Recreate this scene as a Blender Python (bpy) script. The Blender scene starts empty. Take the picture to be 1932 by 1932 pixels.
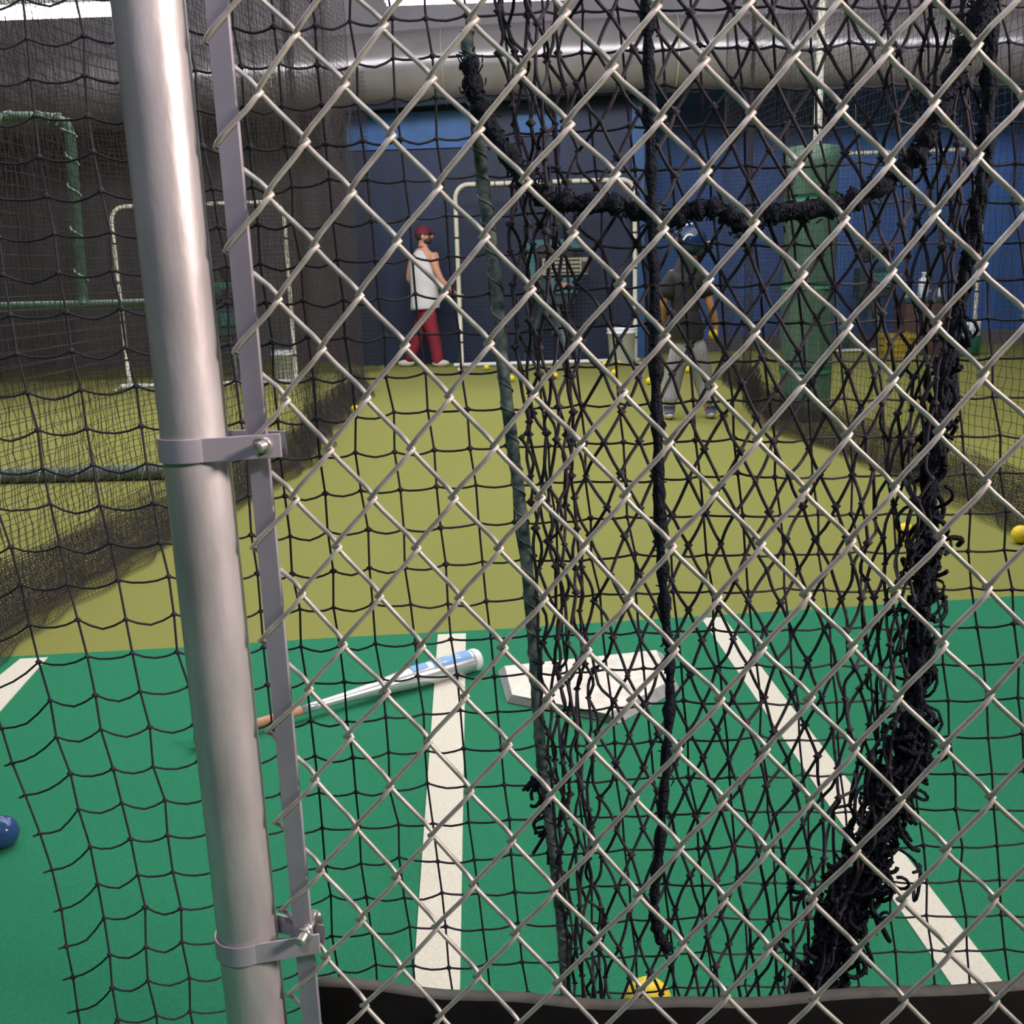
import bpy, bmesh, math, random
import numpy as np
from mathutils import Vector, Matrix
R = math.radians
rng = np.random.default_rng(7); random.seed(7)
SC = bpy.context.scene
COL = SC.collection

# ------------------------------------------------------------------ camera, light, exposure
FPX = 1951.0; CAMH = 1.11; PITCH = R(12.9); ROLL = R(1.74); YAW = R(1.1)
_F = np.array([-math.sin(YAW)*math.cos(PITCH), math.cos(YAW)*math.cos(PITCH), -math.sin(PITCH)])
_R0 = np.array([math.cos(YAW), math.sin(YAW), 0.0]); _U0 = np.cross(_R0, _F)
_R = _R0*math.cos(ROLL)-_U0*math.sin(ROLL); _U = _U0*math.cos(ROLL)+_R0*math.sin(ROLL)
CAM = np.array([0, 0, CAMH])
cd = bpy.data.cameras.new('camera'); cam = bpy.data.objects.new('camera', cd); COL.objects.link(cam)
cam.matrix_world = Matrix(((_R[0], _U[0], -_F[0], 0), (_R[1], _U[1], -_F[1], 0), (_R[2], _U[2], -_F[2], CAMH), (0, 0, 0, 1)))
cd.sensor_width = 36; cd.lens = FPX/1932*36; cd.clip_start = 0.05; cd.clip_end = 100
SC.camera = cam
cd.dof.use_dof = True; cd.dof.focus_distance = 1.5; cd.dof.aperture_fstop = 24
SC.view_settings.view_transform = 'Standard'; SC.view_settings.look = 'None'
SC.view_settings.gamma = 1; SC.view_settings.use_curve_mapping = False
SC.view_settings.exposure = 0.0
w = bpy.data.worlds.new('world'); SC.world = w; w.use_nodes = True
w.node_tree.nodes['Background'].inputs[0].default_value = (0.5, 0.55, 0.65, 1)
w.node_tree.nodes['Background'].inputs[1].default_value = 0.3

def area(name, loc, size, energy, color, target=None, sy=None, spread=180):
    l = bpy.data.lights.new(name, 'AREA'); l.energy = energy; l.color = color
    l.size = size; l.spread = R(spread)
    if sy: l.shape = 'RECTANGLE'; l.size_y = sy
    o = bpy.data.objects.new(name, l); COL.objects.link(o); o.location = loc
    d = Vector(target)-Vector(loc) if target else Vector((0, 0, -1))
    o.rotation_euler = d.to_track_quat('-Z', 'Y').to_euler()
    return o
LIGHTS = [
    area('bay_light_middle', (0.0, 6.6, 4.9), 9, 360, (1.0, 0.97, 0.90), sy=4),
    area('bay_light_front', (0.0, 3.6, 4.9), 8, 230, (0.97, 1.0, 0.97), sy=1.5),
    area('back_wall_fill', (1.0, 9.6, 4.7), 13, 260, (0.90, 0.93, 1.0), target=(1.0, 14.6, 2.9), sy=0.8),  # added fill lamp that brightens the back wall and duct
    area('lobby_light_right', (3.9, -0.25, 2.9), 0.8, 42, (1.0, 0.86, 0.74), target=(0.3, 0.85, 1.65), spread=62),
    area('lobby_light_middle', (-0.2, -2.2, 4.4), 0.5, 12, (0.80, 0.84, 1.0), target=(-0.3, 0.8, 1.6), spread=70),
]

# ------------------------------------------------------------------ calibrated rays: picture measurement -> place
def ray(x, y): return _F+_R*((x-966)/FPX)-_U*((y-966)/FPX)
def ground(x, y, z=0.0):
    d = ray(x, y); return CAM+d*((z-CAMH)/d[2])
def at(x, y, Y):
    d = ray(x, y); return CAM+d*(Y/d[1])
FPHI = R(-8); FN = np.array([-math.sin(FPHI), math.cos(FPHI), 0]); FS = np.array([math.cos(FPHI), math.sin(FPHI), 0]); FP0 = np.array([0, 0.8, 0])
def fplane(x, y, off=0.0):       # point on the chain link fence's plane, off metres behind it
    d = ray(x, y); t = (FN@(FP0+FN*off-CAM))/(FN@d); return CAM+d*t
def V(a): return Vector((float(a[0]), float(a[1]), float(a[2])))

# ------------------------------------------------------------------ materials
def mat(name, col, rough=0.6, metal=0.0, var=0.0, scale=20.0, bump=0.0, bscale=None, spec=0.5, emit=None, es=0, col2=None, stretch=None, detail=4, sheen=0):
    m = bpy.data.materials.new(name); m.use_nodes = True; n = m.node_tree; b = n.nodes['Principled BSDF']
    b.inputs['Base Color'].default_value = (*col, 1); b.inputs['Roughness'].default_value = rough
    b.inputs['Metallic'].default_value = metal; b.inputs['Specular IOR Level'].default_value = spec
    if sheen: b.inputs['Sheen Weight'].default_value = sheen
    tc = n.nodes.new('ShaderNodeTexCoord'); mp = n.nodes.new('ShaderNodeMapping'); n.links.new(tc.outputs['Object'], mp.inputs[0])
    if stretch: mp.inputs['Scale'].default_value = stretch
    if var or col2:
        t = n.nodes.new('ShaderNodeTexNoise'); t.inputs['Scale'].default_value = scale; t.inputs['Detail'].default_value = detail
        n.links.new(mp.outputs[0], t.inputs['Vector'])
        r = n.nodes.new('ShaderNodeValToRGB'); r.color_ramp.elements[0].position = 0.32; r.color_ramp.elements[1].position = 0.68
        c2 = col2 or tuple(min(1, c*(1+var)) for c in col); c1 = tuple(c*(1-var) for c in col) if not col2 else col
        r.color_ramp.elements[0].color = (*c1, 1); r.color_ramp.elements[1].color = (*c2, 1)
        n.links.new(t.outputs['Fac'], r.inputs[0]); n.links.new(r.outputs[0], b.inputs['Base Color'])
    if bump:
        t2 = n.nodes.new('ShaderNodeTexNoise'); t2.inputs['Scale'].default_value = bscale or scale*3; t2.inputs['Detail'].default_value = 3
        n.links.new(mp.outputs[0], t2.inputs['Vector'])
        bp = n.nodes.new('ShaderNodeBump'); bp.inputs['Strength'].default_value = bump; bp.inputs['Distance'].default_value = 0.01
        n.links.new(t2.outputs['Fac'], bp.inputs['Height']); n.links.new(bp.outputs[0], b.inputs['Normal'])
    if emit: b.inputs['Emission Color'].default_value = (*emit, 1); b.inputs['Emission Strength'].default_value = es
    return m
M = dict(
    olive=mat('olive_turf', (0.27, 0.27, 0.082), 0.95, var=0.13, scale=260, bump=0.5, bscale=500, spec=0.1),
    green=mat('green_turf', (0.033, 0.25, 0.135), 0.95, var=0.16, scale=420, bump=0.6, bscale=700, spec=0.1),
    line=mat('white_turf_line', (0.80, 0.74, 0.66), 0.9, var=0.08, scale=300, bump=0.5, bscale=600, spec=0.1),
    galv=mat('galvanised_pipe', (0.56, 0.50, 0.53), 0.42, 0.55, var=0.24, scale=22, stretch=(1, 1, 0.3), bump=0.08, bscale=60, detail=8),
    bar=mat('galvanised_bar', (0.44, 0.39, 0.46), 0.5, 0.4, var=0.12, scale=12, detail=6),
    wire=mat('galvanised_wire', (0.56, 0.49, 0.46), 0.45, 0.4, var=0.18, scale=60, detail=6),
    bolt=mat('zinc_bolt', (0.62, 0.58, 0.55), 0.35, 0.8),
    net=mat('black_twine', (0.040, 0.034, 0.046), 0.85, spec=0.2, var=0.2, scale=150),
    netfar=mat('haze_lifted_black_twine', (0.062, 0.053, 0.057), 0.9, spec=0.1),  # black twine lifted towards grey to imitate haze on the far nets
    rope=mat('fuzzy_black_rope', (0.018, 0.02, 0.03), 0.95, spec=0.1, var=0.4, scale=120, bump=0.8, bscale=300),
    cable=mat('green_black_lacing', (0.03, 0.05, 0.055), 0.6, col2=(0.20, 0.24, 0.22), scale=90, spec=0.3),
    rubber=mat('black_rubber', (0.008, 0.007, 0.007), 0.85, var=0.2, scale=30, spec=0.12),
    rubbertop=mat('grey_rubber_edge', (0.10, 0.09, 0.085), 0.8, var=0.2, scale=40),  # greyer rubber along the board's top edge
    plate=mat('white_rubber_plate', (0.66, 0.60, 0.56), 0.8, col2=(0.82, 0.77, 0.72), scale=25, bump=0.3, bscale=60, detail=8),
    plateside=mat('grey_plate_bevel', (0.36, 0.34, 0.36), 0.85, var=0.1, scale=30),
    silver=mat('silver_bat', (0.70, 0.71, 0.76), 0.28, 0.65, var=0.06, scale=30),
    batblue=mat('light_blue_band', (0.16, 0.36, 0.72), 0.4), batwhite=mat('white_print', (0.9, 0.9, 0.92), 0.4),
    grip=mat('tan_grip_tape', (0.55, 0.26, 0.17), 0.8, var=0.15, scale=80), gripdark=mat('worn_grip', (0.30, 0.19, 0.17), 0.8),
    yellow=mat('yellow_dimpled_ball', (0.86, 0.62, 0.03), 0.5, bump=0.4, bscale=120), navyball=mat('navy_ball', (0.03, 0.07, 0.20), 0.15, bump=0.2, bscale=60),
    wallgrey=mat('dark_grey_wall', (0.13, 0.118, 0.128), 0.8, var=0.25, scale=1.5, stretch=(3, 1, 0.5)),
    wallblue=mat('blue_painted_wall', (0.045, 0.125, 0.37), 0.7, var=0.15, scale=1.2, stretch=(3, 1, 0.5)),
    upwall=mat('grey_insulation', (0.28, 0.245, 0.26), 0.6, var=0.15, scale=1.5, bump=0.3, bscale=4),
    navy=mat('navy_vinyl_backdrop', (0.008, 0.018, 0.058), 0.55, var=0.25, scale=1.5, stretch=(4, 1, 0.6)),
    litstrip=mat('lamplit_blue_vinyl', (0.025, 0.11, 0.32), 0.5, var=0.15, scale=4),  # lighter blue painted for the lamplit top of the backdrop
    bluepost=mat('mid_blue_vinyl', (0.022, 0.08, 0.22), 0.5, var=0.1, scale=4),
    ceil=mat('grey_ceiling', (0.30, 0.28, 0.30), 0.85, var=0.15, scale=2), sidewall=mat('grey_side_wall', (0.12, 0.12, 0.13), 0.8, var=0.1, scale=2),
    duct=mat('silver_duct_skin', (0.29, 0.265, 0.27), 0.24, 0.35, var=0.12, scale=3, bump=0.25, bscale=6),
    cream=mat('cream_pipe', (0.62, 0.58, 0.46), 0.5, var=0.1, scale=20), black=mat('black_tape', (0.02, 0.02, 0.025), 0.6),
    greenpad=mat('green_vinyl_pad', (0.055, 0.13, 0.10), 0.45, col2=(0.10, 0.19, 0.145), scale=5, stretch=(3, 3, 0.4)),
    greenpipe=mat('green_wrapped_pipe', (0.035, 0.085, 0.065), 0.5, col2=(0.07, 0.13, 0.10), scale=20),
    lace=mat('pale_green_lacing', (0.35, 0.45, 0.36), 0.7), paleptpe=mat('pale_steel_pipe', (0.45, 0.45, 0.40), 0.5, 0.2),
    teal=mat('teal_machine_paint', (0.05, 0.19, 0.21), 0.5, var=0.2, scale=6), tealdark=mat('dark_teal_paint', (0.02, 0.055, 0.07), 0.6, var=0.2, scale=6),
    perf=mat('pale_metal_plate', (0.42, 0.40, 0.30), 0.5, 0.2), pink=mat('pink_sticker', (0.65, 0.30, 0.24), 0.6),
    bucket=mat('white_plastic_bucket', (0.80, 0.82, 0.86), 0.45), greyleg=mat('grey_steel_leg', (0.12, 0.16, 0.18), 0.5),
    crate=mat('mustard_crate', (0.38, 0.27, 0.03), 0.6), brown=mat('brown_box', (0.10, 0.05, 0.04), 0.7), greenplastic=mat('green_plastic', (0.02, 0.16, 0.10), 0.5),
    skin=mat('skin', (0.62, 0.30, 0.20), 0.55), skin2=mat('skin_tanned', (0.56, 0.27, 0.15), 0.55), beard=mat('dark_beard', (0.05, 0.025, 0.02), 0.8),
    tank=mat('white_cotton', (0.66, 0.64, 0.66), 0.85, var=0.07, scale=8, bump=0.3, bscale=14), maroon=mat('maroon_cloth', (0.24, 0.015, 0.035), 0.8, var=0.2, scale=8, bump=0.3, bscale=12),
    cap=mat('maroon_cap_cloth', (0.14, 0.012, 0.03), 0.8), shoe=mat('white_shoe', (0.62, 0.58, 0.5), 0.6),
    blackshirt=mat('charcoal_shirt', (0.018, 0.018, 0.02), 0.85, var=0.2, scale=10, bump=0.3, bscale=12), sock=mat('navy_sock', (0.10, 0.12, 0.24), 0.8),
    helmet=mat('navy_helmet_gloss', (0.012, 0.035, 0.12), 0.12), helmwhite=mat('white_helmet_highlight_trim', (0.85, 0.87, 0.88), 0.3),
    tube=mat('lit_tube', (1, 1, 1), emit=(0.95, 0.97, 1.0), es=14), housing=mat('lamp_housing', (0.5, 0.5, 0.52), 0.5),
)
# pinstriped grey trousers
def pin():
    m = mat('grey_pinstripe', (0.34, 0.33, 0.37), 0.85); n = m.node_tree; b = n.nodes['Principled BSDF']
    wv = n.nodes.new('ShaderNodeTexWave'); wv.inputs['Scale'].default_value = 14; wv.inputs['Distortion'].default_value = 5
    tc = n.nodes.new('ShaderNodeTexCoord'); n.links.new(tc.outputs['Object'], wv.inputs[0])
    r = n.nodes.new('ShaderNodeValToRGB'); r.color_ramp.elements[0].position = 0.05; r.color_ramp.elements[1].position = 0.3
    r.color_ramp.elements[0].color = (0.26, 0.26, 0.29, 1); r.color_ramp.elements[1].color = (0.37, 0.355, 0.40, 1)
    n.links.new(wv.outputs[0], r.inputs[0]); n.links.new(r.outputs[0], b.inputs['Base Color']); return m
M['pin'] = pin()

# ------------------------------------------------------------------ object helpers
def tag(o, label=None, cat=None, group=None, kind=None):
    if label: o['label'] = label
    if cat: o['category'] = cat
    if group: o['group'] = group
    if kind: o['kind'] = kind
    return o
def thing(name, label, cat, loc=(0, 0, 0), rz=0, group=None):
    o = bpy.data.objects.new(name, None); COL.objects.link(o); o.empty_display_size = 0.05
    o.location = V(loc); o.rotation_euler = (0, 0, rz); return tag(o, label, cat, group)
def link(name, me, m, parent=None, smooth=False):
    ms = m if isinstance(m, (list, tuple)) else [m]
    for k in ms: me.materials.append(k)
    if smooth: me.polygons.foreach_set('use_smooth', [True]*len(me.polygons))
    o = bpy.data.objects.new(name, me); COL.objects.link(o)
    if parent:
        o.parent = parent
        if parent.type == 'EMPTY':
            pass
    return o
def npmesh(name, verts, faces):     # faces: (n,4) or (n,3) int array
    me = bpy.data.meshes.new(name); verts = np.asarray(verts, np.float32); faces = np.asarray(faces, np.int32); k = faces.shape[1]
    me.vertices.add(len(verts)); me.vertices.foreach_set('co', verts.ravel())
    me.loops.add(faces.size); me.loops.foreach_set('vertex_index', faces.ravel())
    me.polygons.add(len(faces)); me.polygons.foreach_set('loop_start', np.arange(0, faces.size, k, dtype=np.int32))
    me.update(calc_edges=True); me.validate(); return me
class Tubes:                         # many round strands collected into one mesh
    def __init__(s): s.v = []; s.f = []; s.n = 0
    def add(s, P, r, ref=(0.13, 0.97, 0.2), sides=4, cap=True):
        P = np.asarray(P, float); n = len(P); r = np.broadcast_to(np.asarray(r, float), (n,))
        T = np.gradient(P, axis=0); T /= np.linalg.norm(T, axis=1)[:, None]+1e-12
        A = np.cross(T, np.asarray(ref, float)); A /= np.linalg.norm(A, axis=1)[:, None]+1e-9; B = np.cross(T, A)
        a = np.arange(sides)*2*math.pi/sides+0.4
        ring = P[:, None, :]+r[:, None, None]*(np.cos(a)[None, :, None]*A[:, None, :]+np.sin(a)[None, :, None]*B[:, None, :])
        s.v.append(ring.reshape(-1, 3)); i = np.arange(n-1)[:, None]*sides; k = np.arange(sides)[None, :]; k2 = (k+1) % sides
        s.f.append((np.stack([i+k, i+k2, i+sides+k2, i+sides+k], -1).reshape(-1, 4)+s.n)); s.n += n*sides
        if cap:
            s.v.append(P[[0, -1]]); c0, c1 = s.n, s.n+1; b0 = s.n-n*sides; e0 = s.n-sides; kk = np.arange(0, sides, 1)
            q = [[b0+j, b0+(j+1) % sides, c0, c0] for j in kk]+[[e0+(j+1) % sides, e0+j, c1, c1] for j in kk]
            s.tri = getattr(s, 'tri', []); s.tri += [t[:3] for t in q]; s.n += 2
    def blobs(s, C, r):              # small knots as octahedra
        C = np.asarray(C, float).reshape(-1, 3); n = len(C); r = np.broadcast_to(np.asarray(r, float), (n,))
        D = np.array([[1, 0, 0], [0, 1, 0], [-1, 0, 0], [0, -1, 0], [0, 0, 1], [0, 0, -1]], float)
        s.v.append((C[:, None, :]+D[None]*r[:, None, None]).reshape(-1, 3))
        F = np.array([[0, 1, 4], [1, 2, 4], [2, 3, 4], [3, 0, 4], [1, 0, 5], [2, 1, 5], [3, 2, 5], [0, 3, 5]])
        s.tri = getattr(s, 'tri', []); s.tri += (F[None]+np.arange(n)[:, None, None]*6+s.n).reshape(-1, 3).tolist(); s.n += n*6
    def build(s, name, m, parent=None, smooth=True):
        v = np.concatenate(s.v); q = np.concatenate(s.f) if s.f else np.zeros((0, 4), int); t = np.array(getattr(s, 'tri', []) or np.zeros((0, 3)), int)
        me = bpy.data.meshes.new(name); me.vertices.add(len(v)); me.vertices.foreach_set('co', v.astype(np.float32).ravel())
        L = np.concatenate([q.ravel(), t.ravel()]).astype(np.int32); me.loops.add(len(L)); me.loops.foreach_set('vertex_index', L)
        st = np.concatenate([np.arange(len(q))*4, len(q)*4+np.arange(len(t))*3]).astype(np.int32)
        me.polygons.add(len(st)); me.polygons.foreach_set('loop_start', st); me.update(calc_edges=True)
        return link(name, me, m, parent, smooth)
def bmlink(name, bm, m, parent=None, smooth=False, bevel=0):
    bmesh.ops.recalc_face_normals(bm, faces=bm.faces)
    me = bpy.data.meshes.new(name); bm.to_mesh(me); bm.free(); o = link(name, me, m, parent, smooth)
    if bevel: b = o.modifiers.new('bevel', 'BEVEL'); b.width = bevel; b.segments = 2; b.limit_method = 'ANGLE'
    return o
def box(name, c, s, m, parent=None, rot=None, bevel=0.0):
    bm = bmesh.new(); bmesh.ops.create_cube(bm, size=1); mt = Matrix.Translation(V(c))
    if rot is not None: mt = mt @ rot
    bmesh.ops.transform(bm, matrix=mt @ Matrix.Diagonal((*s, 1)), verts=bm.verts); return bmlink(name, bm, m, parent, bevel=bevel)
def lathe(name, prof, m, parent=None, M4=None, seg=28, mats=None, axis_z=True):
    bm = bmesh.new(); rings = []
    for r, z in prof: rings.append([bm.verts.new((max(r, 1e-5)*math.cos(2*math.pi*k/seg), max(r, 1e-5)*math.sin(2*math.pi*k/seg), z)) for k in range(seg)])
    for i in range(len(rings)-1):
        for k in range(seg):
            f = bm.faces.new((rings[i][k], rings[i][(k+1) % seg], rings[i+1][(k+1) % seg], rings[i+1][k]))
            if mats: f.material_index = mats[i]
    bm.faces.new(rings[0]); bm.faces.new(rings[-1])
    if M4 is not None: bmesh.ops.transform(bm, matrix=M4, verts=bm.verts)
    return bmlink(name, bm, m, parent, smooth=True)
def tube(name, P, r, m, parent=None, sides=14, ref=(0.13, 0.97, 0.2)):
    t = Tubes(); t.add(P, r, ref=ref, sides=sides); return t.build(name, m, parent)
def spline(P, n):                    # Catmull-Rom through points, n samples
    P = np.asarray(P, float); P = np.vstack([2*P[0]-P[1], P, 2*P[-1]-P[-2]]); m = len(P)-3; out = []
    for u in np.linspace(0, m, n):
        i = min(int(u), m-1); t = u-i; a, b, c, d = P[i:i+4]
        out.append(0.5*((2*b)+(-a+c)*t+(2*a-5*b+4*c-d)*t*t+(-a+3*b-3*c+d)*t**3))
    return np.array(out)
def prism(name, pts, z0, z1, m, parent=None, mside=None, bevel=0, inset=None):
    bm = bmesh.new(); b = [bm.verts.new((p[0], p[1], z0)) for p in pts]
    tp = inset or pts; t = [bm.verts.new((p[0], p[1], z1)) for p in tp]; n = len(pts)
    f = bm.faces.new(t); bm.faces.new(b[::-1])
    for i in range(n):
        g = bm.faces.new((b[i], b[(i+1) % n], t[(i+1) % n], t[i])); g.material_index = 1 if mside else 0
    return bmlink(name, bm, [m, mside] if mside else m, parent, bevel=bevel)

# ------------------------------------------------------------------ the room
X0, X1, Y0, Y1, ZC = -9.0, 9.5, -4.0, 14.6, 5.3
tag(box('floor', ((X0+X1)/2, (Y0+Y1)/2, -0.05), (X1-X0, Y1-Y0, 0.1), M['olive']), kind='structure', label='olive green artificial turf floor of the batting cages')
tag(box('ceiling', ((X0+X1)/2, (Y0+Y1)/2, ZC+0.05), (X1-X0, Y1-Y0, 0.1), M['ceil']), kind='structure')
tag(box('wall_left', (X0-0.05, (Y0+Y1)/2, ZC/2), (0.1, Y1-Y0, ZC), M['sidewall']), kind='structure')
tag(box('wall_right', (X1+0.05, (Y0+Y1)/2, ZC/2), (0.1, Y1-Y0, ZC), M['wallblue']), kind='structure')
tag(box('wall_front', ((X0+X1)/2, Y0-0.05, ZC/2), (X1-X0, 0.1, ZC), M['sidewall']), kind='structure')
tag(box('wall_back', ((X0+X1)/2, Y1+0.05, ZC/2), (X1-X0, 0.1, ZC), M['wallgrey']), kind='structure', label='dark grey back wall of the hall')
xl = at(648, 500, Y1)[0]
tag(box('trim_1', ((1.3+X1)/2, Y1-0.03, 1.95), (X1-1.3, 0.06, 3.55), M['wallblue']), kind='structure', label='blue wall covering at the back right')
tag(box('trim_6', ((X0+X1)/2, Y1-0.08, 4.55), (X1-X0, 0.08, 1.5), M['upwall']), kind='structure', label='pale grey insulated band of wall above the duct')
tag(box('baseboard_back', ((1.5+X1)/2, Y1-0.09, 0.09), (X1-1.5, 0.06, 0.18), M['wallgrey']), kind='structure')
# green mat (batter's area) laid over the olive turf, its far edge measured on the ground
edge = [ground(x, y) for x, y in ((0, 1243), (340, 1225), (620, 1207), (962, 1189), (1300, 1167), (1932, 1127))]
e0, e1 = edge[0], edge[-1]; sl = (e1[1]-e0[1])/(e1[0]-e0[0])
poly = [(-6.0, -1.0), (6.0, -1.0), (6.0, e1[1]+sl*(6-e1[0]))]+[(p[0], p[1]) for p in edge[::-1]]+[(-6.0, e0[1]-sl*(6+e0[0]))]
tag(prism('floor_green_mat', poly, 0.0005, 0.006, M['green']), kind='structure', label='green turf mat of the batting area in the foreground')
def stripe(name, a0, a1, b0, b1, label):
    q = [ground(*p, 0.008) for p in (a0, a1, b1, b0)]
    q[2] = q[2]+(q[2]-q[1])*0.5; q[3] = q[3]+(q[3]-q[0])*0.5     # the line runs on under the kick board
    tag(prism(name, [(p[0], p[1]) for p in q], 0.0055, 0.0085, M['line']), kind='structure', label=label)
stripe('floor_line_left', (826, 1197), (879, 1195), (779, 1862), (868, 1862), 'white batter box line running from under the silver bat')
stripe('floor_line_right', (1323, 1166), (1364, 1164), (1790, 1850), (1890, 1850), 'white batter box line running diagonally at the right')
stripe('floor_line_far_left', (38, 1243), (90, 1240), (-70, 1330), (-25, 1370), 'white line of the neighbouring batter box at the left edge')

# ------------------------------------------------------------------ far end: duct, backdrop, lamps
# measured run of the duct along the back
def ductpt(x, y): return at(x, y, 13.4)
dp = spline([at(x, y, 13.4) for x, y in ((-700, 262), (0, 192), (210, 174), (430, 154), (700, 136), (900, 121), (1232, 104), (1650, 98), (1932, 95), (2700, 92))], 60)
d = thing('ventilation_duct', 'large silver round duct running along the top of the back wall', 'duct')
tube('duct_skin', dp, 0.43, M['duct'], d, sides=36, ref=(0, 0.2, 1))
for k in range(4, 58, 9):
    tube('duct_strap', np.array([dp[k]-(dp[k+1]-dp[k])*0.03, dp[k]+(dp[k+1]-dp[k])*0.03]), 0.437, M['perf'], d, sides=36, ref=(0, 0.2, 1))
    box('duct_hanger', (dp[k][0], dp[k][1], (dp[k][2]+0.4+ZC)/2), (0.02, 0.02, ZC-dp[k][2]-0.4), M['greyleg'], d)
YB = 13.75
def panel(name, x0, y0, x1, y1, Y, m, label, th=0.03, z0=None, kind='structure'):
    a = at(x0, y0, Y); b = at(x1, y1, Y); zt = max(a[2], b[2]); zb = z0 if z0 is not None else min(a[2], b[2])
    return tag(box(name, ((a[0]+b[0])/2, Y, (zt+zb)/2), (abs(b[0]-a[0]), th, zt-zb), m), kind=kind, label=label)
panel('trim_2', 645, 190, 1225, 690, YB, M['navy'], 'navy blue vinyl backdrop behind the pitching screen', z0=0.0)
panel('trim_3', 652, 216, 932, 276, YB-0.03, M['litstrip'], 'lit top left of the navy backdrop, painted as a bright blue band')  # lamplight on the wall top, put into the colour of these bands
panel('trim_4', 968, 218, 1062, 254, YB-0.03, M['litstrip'], 'short lit part at the top of the navy backdrop, painted as a bright blue band')
panel('trim_5', 1192, 185, 1216, 670, YB-0.05, M['bluepost'], 'narrow blue vertical strip at the right edge of the backdrop', z0=0.0)
def lamp(px0, px1, y, Y, label, energy):
    a = at(px0, y, Y); b = at(px1, y, Y); c = (a+b)/2; L = np.linalg.norm(b-a)
    t = thing('ceiling_light', label, 'light', c+np.array([0, 0, 0.09]), group='hanging tube lights')
    ang = math.atan2(b[2]-a[2], b[0]-a[0]); rm = Matrix.Rotation(-0.0, 4, 'Y')
    box('housing', (0, 0, 0.02), (L+0.1, 0.24, 0.07), M['housing'], t, bevel=0.01)
    for dy in (-0.06, 0.06):
        tube('light_tube', np.array([[-L/2, dy, -0.05], [L/2, dy, -0.05]]), 0.03, M['tube'], t, sides=10)
    for sx in (-1, 1): box('hanger_rod', (sx*L*0.35, 0, (ZC-c[2]-0.09)/2+0.03), (0.012, 0.012, ZC-c[2]-0.09-0.06), M['greyleg'], t)
    area('tube_glow', c+np.array([0, 0, -0.03]), L, energy, (0.97, 0.98, 1.0), sy=0.2)
lamp(-260, 212, 38, 8.6, 'glaring tube light hanging at the upper left, cut by the picture edge', 40)
lamp(728, 1085, 4, 9.2, 'glaring white tube light hanging above the middle of the back wall', 40)

# ------------------------------------------------------------------ nets
def square_net(name, P, r, m, parent=None, sag=0.0, knot=0.0, sides=3, ref=(0.1, 1, 0.1), tails=0):
    # P[i][j] knots; i along the width, j down; horizontal strands sag between knots
    t = Tubes(); n, k = P.shape[:2]
    for i in range(n): t.add(P[i], r, ref=ref, sides=sides, cap=False)
    for j in range(k):
        L = P[:, j]
        if sag:
            q = np.zeros((2*n-1, 3)); q[::2] = L; q[1::2] = (L[1:]+L[:-1])/2
            sg = sag*np.interp((L[1:, 0]+L[:-1, 0])/2, [-0.55, -0.25, 0.0, 0.6], [1.25, 0.8, 0.38, 0.3]) if sides > 3 else sag
            q[1::2, 2] -= sg*(0.5+1.0*rng.random(n-1)); L = q
            if sides > 3:
                a = (L[:-1]*0.5+L[1:]*0.5); z = np.zeros((len(L)*2-1, 3)); z[::2] = L; z[1::2] = a
                z[1::4, 2] -= sg*0.2; z[3::4, 2] -= sg*0.2; L = z
        if tails: L = np.vstack([L[0]+np.array([-tails*(0.6+0.6*rng.random()), 0, -tails*0.3]), L])
        t.add(L, r, ref=ref, sides=sides, cap=tails > 0)
    if knot: t.blobs(P.reshape(-1, 3), knot*(0.85+0.4*rng.random(n*k)))
    return t.build(name, m, parent, smooth=True)

# cage side nets: run down the hall, 44 mm mesh
MS = 0.046
def side_net(X_of_Y, ya, yb, z0, z1, amp, seed, r=0.0014, name='net_mesh', parent=None, ms=MS, wl=0.9, skirt=0.0):
    rg = np.random.default_rng(seed); ys = np.arange(ya, yb, ms); zs = np.arange(z0, z1, ms); ph = rg.random(4)*6.28
    Yg, Zg = np.meshgrid(ys, zs, indexing='ij')
    Xg = X_of_Y(Yg)+amp*np.sin(Yg/wl*6.28/2+ph[0]+0.3*np.sin(Zg+ph[1]))+0.5*amp*np.sin(Yg*5.1+ph[2]+Zg*1.1)+0.004*rg.standard_normal(Yg.shape)
    if skirt: Xg += skirt*np.clip(1-Zg/0.35, 0, 1)**2
    P = np.stack([Xg, Yg+0.006*rg.standard_normal(Yg.shape), Zg], -1)
    return square_net(name, P, r, M['netfar'], parent, ref=(1, 0.05, 0.1))
def interp(ys, xs): return lambda Y: np.interp(Y, ys, xs)
XL = interp([1.3, 3.06, 4.2, 6.24, 8, 10.6], [-1.78, -1.75, -1.68, -1.42, -1.56, -1.68])
XR = interp([1.3, 3.8, 4.5, 6, 7.1, 8.2, 9.5, 11], [2.0, 2.03, 2.02, 1.88, 1.74, 1.74, 1.98, 2.0])
nl = thing('batting_cage_divider_net', 'dark fine net divider hanging along the left side of the cage', 'net', group=None)
side_net(XL, 1.5, 10.7, 0.03, 3.7, 0.03, 1, parent=nl)
side_net(lambda y: XL(y)-0.07, 1.5, 10.7, 0.03, 3.7, 0.05, 2, name='second_net_layer', parent=nl)
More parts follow.
